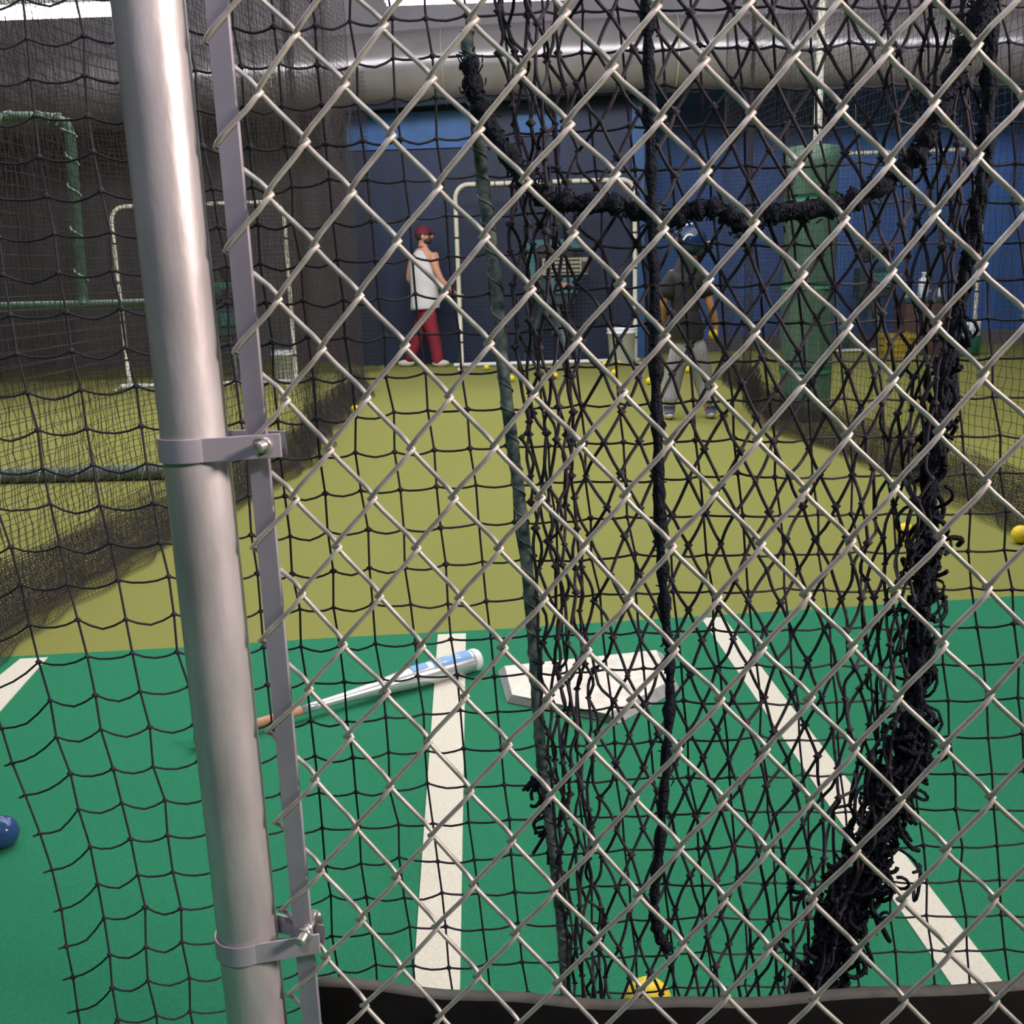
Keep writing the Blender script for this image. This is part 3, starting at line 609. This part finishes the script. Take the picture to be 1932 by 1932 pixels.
# ------------------------------------------------------------------ pitching machines, buckets, crate
def machine(name, label, O, s=1.0, body='teal', dark='tealdark', plate=True, hopper=True):
    t = thing(name, label, 'pitching machine', O); c = lambda x, y, z: (x*s, y*s, z*s)
    B = M[body]; D = M[dark]
    box('body', c(0.02, 0.05, 0.95), c(0.46, 0.30, 0.42), D, t, bevel=0.015)
    box('front_panel', c(0.10, -0.12, 0.98), c(0.36, 0.03, 0.20), B, t, bevel=0.01)
    if hopper:
        box('side_column', c(-0.30, -0.05, 1.27), c(0.11, 0.10, 0.50), B, t, bevel=0.01)
        box('top_beam', c(0.05, -0.02, 1.50), c(0.62, 0.10, 0.12), B, t, bevel=0.01)
        bm = bmesh.new()
        bmesh.ops.create_cone(bm, cap_ends=True, segments=24, radius1=0.10*s, radius2=0.19*s, depth=0.20*s)
        bmesh.ops.translate(bm, vec=c(0.08, 0.12, 1.66), verts=bm.verts); bmlink('hopper', bm, D, t, smooth=False)
    if plate:
        p = box('slotted_plate', c(0.13, -0.15, 1.22), c(0.58, 0.02, 0.21), M['perf'], t, bevel=0.004)
        for k in range(4): box('slot', c(0.10, -0.163, 1.145+k*0.05), c(0.44, 0.006, 0.016), M['black'], p)
        box('end_block', c(0.385, -0.165, 1.21), c(0.09, 0.03, 0.13), M['brown'], p)
        box('sticker', c(0.13, -0.14, 0.99), c(0.13, 0.012, 0.06), M['pink'], t)
    for sx, w_ in ((-1, 'drive_wheel'), (1, 'drive_wheel')):
        mw = Matrix.Translation(Vector(c(sx*0.13, -0.10, 1.36))) @ Matrix.Rotation(R(90), 4, 'X')
        lathe(w_, [(0.03*s, -0.035*s), (0.12*s, -0.035*s), (0.135*s, 0), (0.12*s, 0.035*s), (0.03*s, 0.035*s)], M['black'], t, mw, seg=24)
    for a_, b_ in (((-0.15, 0, 0.78), (-0.42, -0.22, 0.02)), ((0.0, 0, 0.78), (0.16, -0.25, 0.02)), ((0.1, 0.1, 0.78), (0.30, 0.25, 0.02))):
        tube('leg', np.array([c(*a_), c(*b_)]), 0.04*s, M['greyleg'] if a_[0] == 0 else D, t, sides=10, ref=(1, 0, 0))
    tube('centre_post', np.array([c(0, 0.02, 0.35), c(0, 0.02, 0.8)]), 0.06*s, D, t, sides=12, ref=(1, 0, 0))
    return t
def P0(x, y): g = ground(x, y); return (g[0], g[1], 0.0)
mc = at(1050, 690, 13.42); machine('pitching_machine', 'teal pitching machine with a pale slotted plate behind the middle screen', (mc[0], 13.42, 0), 0.98)
ml = at(440, 700, 12.1); machine('pitching_machine', 'dark pitching machine with a green top behind the left screen', (ml[0], 12.05, 0), 0.72, body='greenplastic', plate=False)
mr = at(1640, 600, 14.0); machine('pitching_machine', 'teal pitching machine right of the green column', (mr[0], 13.95, 0), 0.92, plate=False, hopper=False)
def bucket(x, y, Yv, h, r0, r1, label, m='bucket', handle=True, group=None):
    p = at(x, y, Yv); t = thing('plastic_bucket', label, 'bucket', (p[0], Yv, 0.0))
    lathe('pail', [(r0*0.9, 0.002), (r0, 0.01), (r1*0.97, h*0.85), (r1*1.05, h*0.86), (r1*1.05, h*0.89), (r1*0.98, h*0.90), (r1*1.04, h*0.97), (r1*1.04, h), (r1*0.96, h), (r1*0.94, h*0.93), (r0*0.9, 0.02)], M[m], t)
    if handle: tube('handle', np.array([(r1*math.cos(a), -0.03-r1*0.9*math.sin(a)*0.3, h*0.93+r1*0.35*math.sin(a)) for a in np.linspace(0, math.pi, 14)]), 0.004, M['greyleg'], t, sides=6)
    return t
bucket(1173, 674, 12.85, 0.44, 0.145, 0.175, 'white plastic bucket standing at the right foot of the middle screen')
bucket(537, 708, 12.0, 0.34, 0.11, 0.13, 'white bucket standing inside the left screen')
t = thing('paint_can', 'green container with a white printed band at the right edge of the right screen', 'container', (*at(1816, 650, 12.7)[:2], 0))
zz = at(1816, 650, 13.2)[2]
lathe('pail', [(0.18, 0.005), (0.19, 0.01), (0.19, 0.235), (0.185, 0.24)], M['greenplastic'], t); lathe('label_band', [(0.191, 0.24), (0.194, 0.245), (0.194, 0.40), (0.18, 0.41), (0.17, 0.39)], M['bucket'], t)
for k in range(3): box('label_bar', (-0.09+k*0.06, -0.19+abs(k-1)*0.02, 0.32), (0.02, 0.02, 0.10), M['greenplastic'], t)
cr = thing('milk_crate', 'mustard yellow crate on the floor behind the right divider net', 'crate', (at(1692, 640, 12.6)[0], 12.6, 0))
for sx in (-1, 1):
    for k in range(4): box('side_slat', (0, sx*0.15, 0.04+k*0.075), (0.36, 0.012, 0.045), M['crate'], cr)
    for k in range(4): box('end_slat', (sx*0.18, 0, 0.04+k*0.075), (0.012, 0.30, 0.045), M['crate'], cr)
    for sy in (-1, 1): box('corner_post', (sx*0.175, sy*0.145, 0.15), (0.03, 0.03, 0.30), M['crate'], cr)
box('base', (0, 0, 0.012), (0.36, 0.30, 0.02), M['crate'], cr)
jg = thing('water_jug', 'white jug standing on the dark box right of the teal machine', 'jug', at(1741, 562, 13.1)); jz = at(1741, 562, 13.1)
lathe('jug_body', [(0.05, 0), (0.062, 0.01), (0.065, 0.19), (0.05, 0.23), (0.022, 0.26), (0.022, 0.285), (0.03, 0.287), (0.03, 0.31), (0, 0.312)], M['bucket'], jg)
tube('jug_handle', np.array([(0.05, 0, 0.20), (0.10, 0, 0.19), (0.10, 0, 0.09), (0.06, 0, 0.07)]), 0.009, M['bucket'], jg, sides=8)
bx = thing('equipment_box', 'dark brown equipment box under the white jug', 'box', (jz[0], 13.1, 0)); bh = jz[2]
box('box_body', (0, 0, bh/2-0.02), (0.55, 0.42, bh-0.05), M['brown'], bx, bevel=0.01); box('box_lid', (0, 0, bh-0.025), (0.58, 0.45, 0.05), M['tealdark'], bx, bevel=0.01)
for sx in (-0.2, 0.22):
    q = thing('squeeze_bottle', 'small pale bottle on the brown box, '+('left' if sx < 0 else 'right')+' of the white jug', 'bottle', (jz[0]+sx, 13.1, bh))
    lathe('bottle_body', [(0.03, 0), (0.036, 0.01), (0.036, 0.12), (0.02, 0.15)], M['perf'] if sx < 0 else M['bucket'], q); lathe('bottle_cap', [(0.022, 0.15), (0.022, 0.18), (0.008, 0.2)], M['greenplastic'], q)

# ------------------------------------------------------------------ padded column and green pipe frame
cb = ground(1528, 797); col = thing('padded_column', 'green padded steel column standing behind the player in the helmet', 'column', (cb[0], cb[1]+0.17, 0))
zt = at(1535, 272, cb[1])[2]
bm = bmesh.new()
for k in range(4):
    a = k*math.pi/2+0.5
segs = 48; rings = []
for z in np.linspace(0.005, zt, 16):
    rr = []
    for k in range(segs):
        a = 2*math.pi*k/segs; r = 0.172*(1+0.06*abs(math.cos(2*a+0.3))-0.05*(abs(math.sin(4*a/2+0.8)) < 0.13))+0.006*math.sin(z*7+a*3)
        rr.append(bm.verts.new((r*math.cos(a), r*math.sin(a), z)))
    rings.append(rr)
for i in range(15):
    for k in range(segs): bm.faces.new((rings[i][k], rings[i][(k+1) % segs], rings[i+1][(k+1) % segs], rings[i+1][k])).smooth = True
bm.faces.new(rings[-1]); bm.faces.new(rings[0][::-1]); bmlink('foam_pad', bm, M['greenpad'], col)
tube('steel_post', np.array([(0.03, 0, zt-0.01), (0.03, 0, ZC)]), 0.028, M['paleptpe'], col, sides=14, ref=(1, 0, 0))
for z in (0.35, 0.95, 1.55): tube('pad_strap', np.array([(0, 0, z), (0, 0, z+0.05)]), 0.187, M['greenplastic'], col, sides=32, ref=(1, 0, 0))

GY = 5.95
def gp(x, y): return at(x, y, GY)
gf = thing('net_pipe_frame', 'green laced pipe frame standing behind the left divider net', 'frame', (gp(150, 905)[0], GY, 0)); go = np.array([gp(150, 905)[0], GY, 0.0])
def gtube(name, pts, r, m='greenpipe', lace=True):
    P = spline([np.array(p)-go for p in pts], 60); o = tube(name, P, r, M[m], gf, sides=12)
    if lace:
        L = np.linalg.norm(P[-1]-P[0]); n = int(L/0.11); t_ = Tubes()
        for k in range(n):
            t_ = Tubes(); i = int((k+0.5)/n*59); T = P[min(i+1, 59)]-P[max(i-1, 0)]; T /= np.linalg.norm(T); s_ = np.cross(T, [0, 1, 0])
            a = np.linspace(-1.9, 1.9, 9); Q = P[i]+(r+0.003)*(np.sin(a)[:, None]*s_+np.cos(a)[:, None]*np.array([0, -1.0, 0]))+T*(a/1.9*0.035)[:, None]; t_.add(Q, 0.005, sides=5); t_.build('lacing', M['lace'], o)
    return o
gtube('upright_pipe', [gp(-20, 222), gp(70, 222), gp(112, 228), gp(130, 250), gp(138, 330), gp(146, 440), gp(158, 572)], 0.030)
gtube('middle_rail', [gp(-60, 580), gp(60, 577), gp(160, 575), gp(300, 571)], 0.024, lace=False)
gtube('support_leg', [gp(306, 571), gp(318, 700), gp(340, 905)], 0.022, lace=False)
b_ = ground(-60, 922, 0.035); c_ = ground(295, 905, 0.035)
gtube('floor_rail', [np.array([b_[0], GY, 0.046]), np.array([(b_[0]+c_[0])/2, GY, 0.046]), np.array([gp(340, 900)[0], GY, 0.046])], 0.044, m='cable')

# ------------------------------------------------------------------ people
def skin_mesh(name, nodes, edges, m, parent, sub=2, root=0, origin=(0, 0, 0), cut=None):
    me = bpy.data.meshes.new(name); ids = list(nodes); O = np.array(origin)
    me.from_pydata([tuple(np.array(nodes[k][0])-O) for k in ids], [(ids.index(a), ids.index(b)) for a, b in edges], [])
    o = bpy.data.objects.new('tmp', me); COL.objects.link(o); sk = o.modifiers.new('s', 'SKIN'); sk.use_smooth_shade = True; sk.branch_smoothing = 0.6
    for k, v in zip(ids, me.skin_vertices[0].data):
        r = nodes[k][1]; v.radius = r if isinstance(r, tuple) else (r, r)
    me.skin_vertices[0].data[root].use_root = True
    s2 = o.modifiers.new('u', 'SUBSURF'); s2.levels = s2.render_levels = sub
    dg = bpy.context.evaluated_depsgraph_get(); nm = bpy.data.meshes.new_from_object(o.evaluated_get(dg)); bpy.data.objects.remove(o)
    if cut is not None:
        bm = bmesh.new(); bm.from_mesh(nm); r_ = bmesh.ops.bisect_plane(bm, geom=bm.verts[:]+bm.edges[:]+bm.faces[:], plane_co=(0, 0, cut), plane_no=(0.05, 0, -1), clear_outer=True)
        bmesh.ops.holes_fill(bm, edges=[e for e in bm.edges if e.is_boundary]); bm.to_mesh(nm); bm.free()
    nm.name = name; nm.polygons.foreach_set('use_smooth', [True]*len(nm.polygons)); nm.materials.clear()
    return link(name, nm, m, parent)
def chain(*k): return list(zip(k[:-1], k[1:]))
def hand(nodes, edges, tag_, wrist, pal, dirs, s=1.0):
    # palm plus five fingers curling from it
    for f, (d1, d2) in enumerate(dirs):
        a = tag_+'f%d' % f; p0 = pal+np.array(d1)*0.030*s; p1 = p0+np.array(d1)*0.030*s; p2 = p1+np.array(d2)*0.026*s
        nodes[a+'a'] = (p0, 0.0095*s); nodes[a+'b'] = (p1, 0.0085*s); nodes[a+'c'] = (p2, 0.0075*s)
        edges += [(tag_+'palm', a+'a'), (a+'a', a+'b'), (a+'b', a+'c')]
def ell(name, c, s, m, parent, rot=None, sub=(24, 16), cut=None):
    bm = bmesh.new(); bmesh.ops.create_uvsphere(bm, u_segments=sub[0], v_segments=sub[1], radius=1)
    if cut is not None:
        bmesh.ops.bisect_plane(bm, geom=bm.verts[:]+bm.edges[:]+bm.faces[:], plane_co=(0, 0, cut), plane_no=(0, 0, 1), clear_inner=True)
    mt = Matrix.Translation(V(c)) @ (rot or Matrix.Identity(4)) @ Matrix.Diagonal((*s, 1)); bmesh.ops.transform(bm, matrix=mt, verts=bm.verts)
    return bmlink(name, bm, m, parent, smooth=True)

def man():
    Y = 13.28; g = at(800, 692, Y); O = np.array([g[0], Y, 0.0]); zf = g[2]
    def p(x, y, dy=0.0): q = at(x, y, Y); return np.array([q[0], Y+dy, q[2]-zf*(1 if y > 640 else 0.5)])-O
    t = thing('person', 'person in white tank top, maroon cap and trousers standing by the middle screen', 'person', O)
    N = {'hip': (p(804, 590), (0.13, 0.13)), 'waist': (p(803, 555), (0.13, 0.12)), 'chest': (p(802, 512), (0.155, 0.13)), 'upch': (p(799, 480), (0.14, 0.10)), 'neck': (p(798, 463), 0.058), 'headb': (p(799, 456), 0.07), 'head': (p(800, 444), 0.086), 'headt': (p(798, 434), 0.07)}
    E = chain('hip', 'waist', 'chest', 'upch', 'neck', 'headb', 'head', 'headt')
    N.update({'sr': (p(817, 481, -0.10), 0.066), 'ur': (p(824, 507, -0.13), 0.050), 'er': (p(834, 528, -0.14), 0.040), 'fr': (p(846, 541, -0.12), 0.036), 'wr': (p(857, 551, -0.08), 0.026), 'rpalm': (p(864, 556, -0.05), 0.032)})
    E += [('upch', 'sr')]+chain('sr', 'ur', 'er', 'fr', 'wr', 'rpalm')
    hand(N, E, 'r', N['wr'][0], N['rpalm'][0], [((0.9, 0.4, 0.1), (0.7, 0.5, -0.5)), ((0.95, 0.3, -0.15), (0.6, 0.3, -0.7)), ((0.9, 0.1, -0.4), (0.4, 0.2, -0.9)), ((0.8, 0.0, -0.6), (0.2, 0.1, -0.9)), ((0.3, 0.7, 0.6), (0.7, 0.4, 0.3))])
    N.update({'sl': (p(780, 482, 0.10), 0.062), 'ul': (p(773, 507, 0.10), 0.048), 'el': (p(769, 528, 0.10), 0.038), 'fl': (p(782, 540, 0.17), 0.035), 'wl': (p(800, 550, 0.24), 0.026), 'lpalm': (p(809, 554, 0.26), 0.032)})
    E += [('upch', 'sl')]+chain('sl', 'ul', 'el', 'fl', 'wl', 'lpalm')
    hand(N, E, 'l', N['wl'][0], N['lpalm'][0], [((0.9, -0.2, 0.2), (0.7, -0.4, -0.5)), ((0.95, 0, 0), (0.7, -0.2, -0.7)), ((0.9, 0.1, -0.3), (0.5, 0, -0.8)), ((0.8, 0.2, -0.5), (0.3, 0, -0.9)), ((0.4, -0.6, 0.5), (0.7, -0.3, 0.3))])
    N.update({'hr': (p(814, 602, -0.08), 0.085), 'kr': (p(822, 642, -0.06), 0.058), 'ar': (p(828, 683, -0.06), 0.042), 'tr': (p(838, 690, -0.08), 0.034)})
    N.update({'hl': (p(794, 602, 0.08), 0.085), 'kl': (p(785, 642, 0.08), 0.058), 'al': (p(769, 679, 0.10), 0.042), 'tl': (p(777, 689, 0.10), 0.034)})
    E += [('hip', 'hr')]+chain('hr', 'kr', 'ar', 'tr')+[('hip', 'hl')]+chain('hl', 'kl', 'al', 'tl')
    skin_mesh('body', N, E, M['skin'], t)
    Hc = N['head'][0]
    ell('nose', Hc+np.array([0.098, -0.02, -0.015]), (0.020, 0.013, 0.022), M['skin'], t); ell('ear', Hc+np.array([-0.01, -0.088, -0.02]), (0.020, 0.012, 0.032), M['skin'], t)
    for dy in (-0.05, 0.01): ell('eye', Hc+np.array([0.083, dy, 0.006]), (0.008, 0.012, 0.008), M['beard'], t)
    ell('mouth', Hc+np.array([0.084, -0.02, -0.052]), (0.012, 0.022, 0.006), M['maroon'], t)
    ell('beard', Hc+np.array([0.035, -0.01, -0.072]), (0.062, 0.072, 0.038), M['beard'], t)
    ell('hair', Hc+np.array([-0.035, 0.0, -0.005]), (0.078, 0.088, 0.07), M['beard'], t)
    c = ell('cap', Hc+np.array([-0.012, 0, 0.012]), (0.108, 0.10, 0.115), M['cap'], t, cut=0.0)
    bmv = ell('visor', Hc+np.array([0.09, -0.01, 0.028]), (0.075, 0.075, 0.010), M['cap'], t, rot=Matrix.Rotation(R(8), 4, 'Y'))
    ell('neckband', p(797, 466), (0.072, 0.072, 0.016), M['maroon'], t)
    S = {'z': (p(803, 625), 0.19), 'a': (p(802, 585), 0.21), 'b': (p(802, 555), 0.190), 'c': (p(800, 528), 0.195), 'd': (p(798, 504), 0.19), 'e': (p(797, 484), 0.15), 'f': (p(797, 468), 0.085)}
    skin_mesh('tank_top', S, chain('z', 'a', 'b', 'c', 'd', 'e', 'f'), M['tank'], t, cut=p(800, 583)[2])
    Q = {'h0': (p(804, 562), 0.15), 'h': (p(804, 594), 0.165), 'hr': (p(814, 612, -0.08), 0.105), 'kr': (p(822, 645, -0.06), 0.082), 'ar': (p(828, 690, -0.06), 0.078), 'hl': (p(794, 612, 0.08), 0.105), 'kl': (p(785, 645, 0.08), 0.082), 'al': (p(768, 686, 0.10), 0.070)}
    skin_mesh('trousers', Q, [('h0', 'h')]+[('h', 'hr')]+chain('hr', 'kr', 'ar')+[('h', 'hl')]+chain('hl', 'kl', 'al'), M['maroon'], t, root=1)
    for n_, (x, y, dy) in (('shoe', (833, 690, -0.07)), ('shoe', (765, 688, 0.10))):
        q = p(x, y, dy); q[2] = 0.045; ell(n_, q, (0.11, 0.05, 0.045), M['shoe'], t)
man()

def kid():
    Y = 7.85; g = at(1300, 796, Y); O = np.array([g[0], Y, 0.0]); zf = g[2]
    def p(x, y, dy=0.0): q = at(x, y, Y); return np.array([q[0], Y+dy, q[2]-zf*(1 if y > 700 else 0.5)])-O
    t = thing('person', 'person in navy batting helmet, dark shirt and grey trousers seen from behind', 'person', O)
    N = {'hip': (p(1297, 652), (0.12, 0.10)), 'waist': (p(1295, 615), (0.115, 0.095)), 'chest': (p(1294, 560), (0.13, 0.10)), 'upch': (p(1295, 520), (0.12, 0.085)), 'neck': (p(1299, 497), 0.05), 'headb': (p(1303, 484, 0.02), 0.065), 'head': (p(1304, 462, 0.03), 0.082), 'ht': (p(1303, 448, 0.03), 0.06)}
    E = chain('hip', 'waist', 'chest', 'upch', 'neck', 'headb', 'head', 'ht')
    N.update({'sr': (p(1322, 518), 0.048), 'ur': (p(1331, 545, -0.02), 0.040), 'er': (p(1338, 578, -0.03), 0.032), 'fr': (p(1347, 598, 0.0), 0.030), 'wr': (p(1353, 620, 0.03), 0.021), 'rpalm': (p(1353, 632, 0.03), 0.026)})
    E += [('upch', 'sr')]+chain('sr', 'ur', 'er', 'fr', 'wr', 'rpalm')
    hand(N, E, 'r', 0, N['rpalm'][0], [((0.1, 0.3, -0.9), (-0.8, 0.2, -0.3)), ((0.0, 0.0, -1), (-0.85, -0.1, -0.3)), ((-0.1, -0.3, -0.95), (-0.85, -0.3, -0.2)), ((-0.1, -0.7, -0.75), (-0.8, -0.4, 0)), ((-0.6, 0.6, 0.1), (-0.8, 0.2, -0.3))], 0.85)
    N.update({'sl': (p(1268, 518), 0.048), 'ul': (p(1258, 545, -0.02), 0.040), 'el': (p(1251, 575, -0.03), 0.032), 'fl': (p(1253, 600, 0.06), 0.028), 'wl': (p(1258, 618, 0.14), 0.021), 'lpalm': (p(1262, 625, 0.18), 0.026)})
    E += [('upch', 'sl')]+chain('sl', 'ul', 'el', 'fl', 'wl', 'lpalm')
    hand(N, E, 'l', 0, N['lpalm'][0], [((0.1, 0.8, -0.4), (0.6, 0.5, -0.5)), ((0, 0.7, -0.6), (0.6, 0.3, -0.7)), ((-0.1, 0.6, -0.8), (0.5, 0.2, -0.8)), ((-0.2, 0.4, -0.9), (0.4, 0, -0.8)), ((0.8, 0.4, 0.1), (0.5, 0.7, -0.2))], 0.85)
    N.update({'hr': (p(1316, 668), 0.075), 'kr': (p(1328, 725, 0.05), 0.050), 'ar': (p(1337, 780, 0.0), 0.034), 'tr': (p(1344, 791, 0.10), 0.028)})
    N.update({'hl': (p(1280, 668), 0.075), 'kl': (p(1271, 725, 0.05), 0.050), 'al': (p(1264, 782, 0.0), 0.034), 'tl': (p(1262, 792, 0.10), 0.028)})
    E += [('hip', 'hr')]+chain('hr', 'kr', 'ar', 'tr')+[('hip', 'hl')]+chain('hl', 'kl', 'al', 'tl')
    skin_mesh('body', N, E, M['skin2'], t)
    S = {'z': (p(1296, 680), 0.14), 'a': (p(1295, 638), 0.15), 'b': (p(1293, 600), (0.160, 0.13)), 'c': (p(1292, 560), (0.172, 0.135)), 'd': (p(1295, 530), 0.16), 'd2': (p(1297, 508), 0.125), 'e': (p(1299, 495), 0.09), 'e2': (p(1301, 485), 0.062),
         'r1': (p(1322, 522), 0.092), 'r2': (p(1334, 566, -0.02), 0.078), 'l1': (p(1268, 522), 0.092), 'l2': (p(1254, 570, -0.02), 0.078)}
    skin_mesh('shirt', S, chain('z', 'a', 'b', 'c', 'd', 'd2', 'e', 'e2')+[('d', 'r1'), ('r1', 'r2'), ('d', 'l1'), ('l1', 'l2')], M['blackshirt'], t, root=3, cut=p(1295, 640)[2])
    Q = {'h0': (p(1299, 618), 0.125), 'h': (p(1299, 652), 0.150), 'hr': (p(1318, 680), 0.100), 'kr': (p(1329, 725, 0.05), 0.080), 'cr': (p(1337, 772, 0), 0.052), 'hl': (p(1280, 680), 0.100), 'kl': (p(1270, 725, 0.05), 0.080), 'cl': (p(1264, 772), 0.056)}
    skin_mesh('trousers', Q, [('h0', 'h'), ('h', 'hr')]+chain('hr', 'kr', 'cr')+[('h', 'hl')]+chain('hl', 'kl', 'cl'), M['pin'], t, root=1)
    for x, y in ((1263, 793), (1341, 793)):
        q = p(x, y, 0.05); q[2] = 0.035; ell('shoe', q, (0.042, 0.10, 0.036), M['shoe'], t)
        q = p(x, 783); tube('sock', np.array([q, q+np.array([0, 0, 0.05])]), 0.044, M['sock'], t, sides=14, ref=(1, 0, 0))
    Hc = p(1303, 458, 0.03)
    h = ell('batting_helmet', Hc, (0.125, 0.135, 0.125), M['helmet'], t, cut=-0.8)
    fl = ell('ear_flap', Hc+np.array([0.062, 0.02, -0.075]), (0.06, 0.07, 0.065), M['helmet'], h)
    # bill pointing right and away, its highlight painted white, white rim stripes over the back
    ell('helmet_bill', Hc+np.array([0.105, 0.06, -0.030]), (0.085, 0.07, 0.012), M['helmwhite'], h, rot=Matrix.Rotation(R(-22), 4, 'Y'))
    a = np.linspace(-0.9, 1.9, 24)
    tube('white_trim', np.array([Hc+np.array([-0.128*math.cos(k*0.75+0.15)*0.93, -0.10, 0.10*math.sin(k*0.75+0.15)+0.02]) for k in a]), 0.0075, M['helmwhite'], h, sides=8)
    tube('white_trim', np.array([Hc+np.array([-0.10+0.10*u, -0.122, -0.055+0.10*math.sin(u*2.0)]) for u in np.linspace(0, 1, 14)]), 0.007, M['helmwhite'], h, sides=8)
    bc = p(1345, 633, 0.0); bb_ = O+bc+np.array([0, -0.01, 0])
    ball(0, 0, 'yellow ball held in the right hand of the player in the helmet', None, P=bb_)
kid()
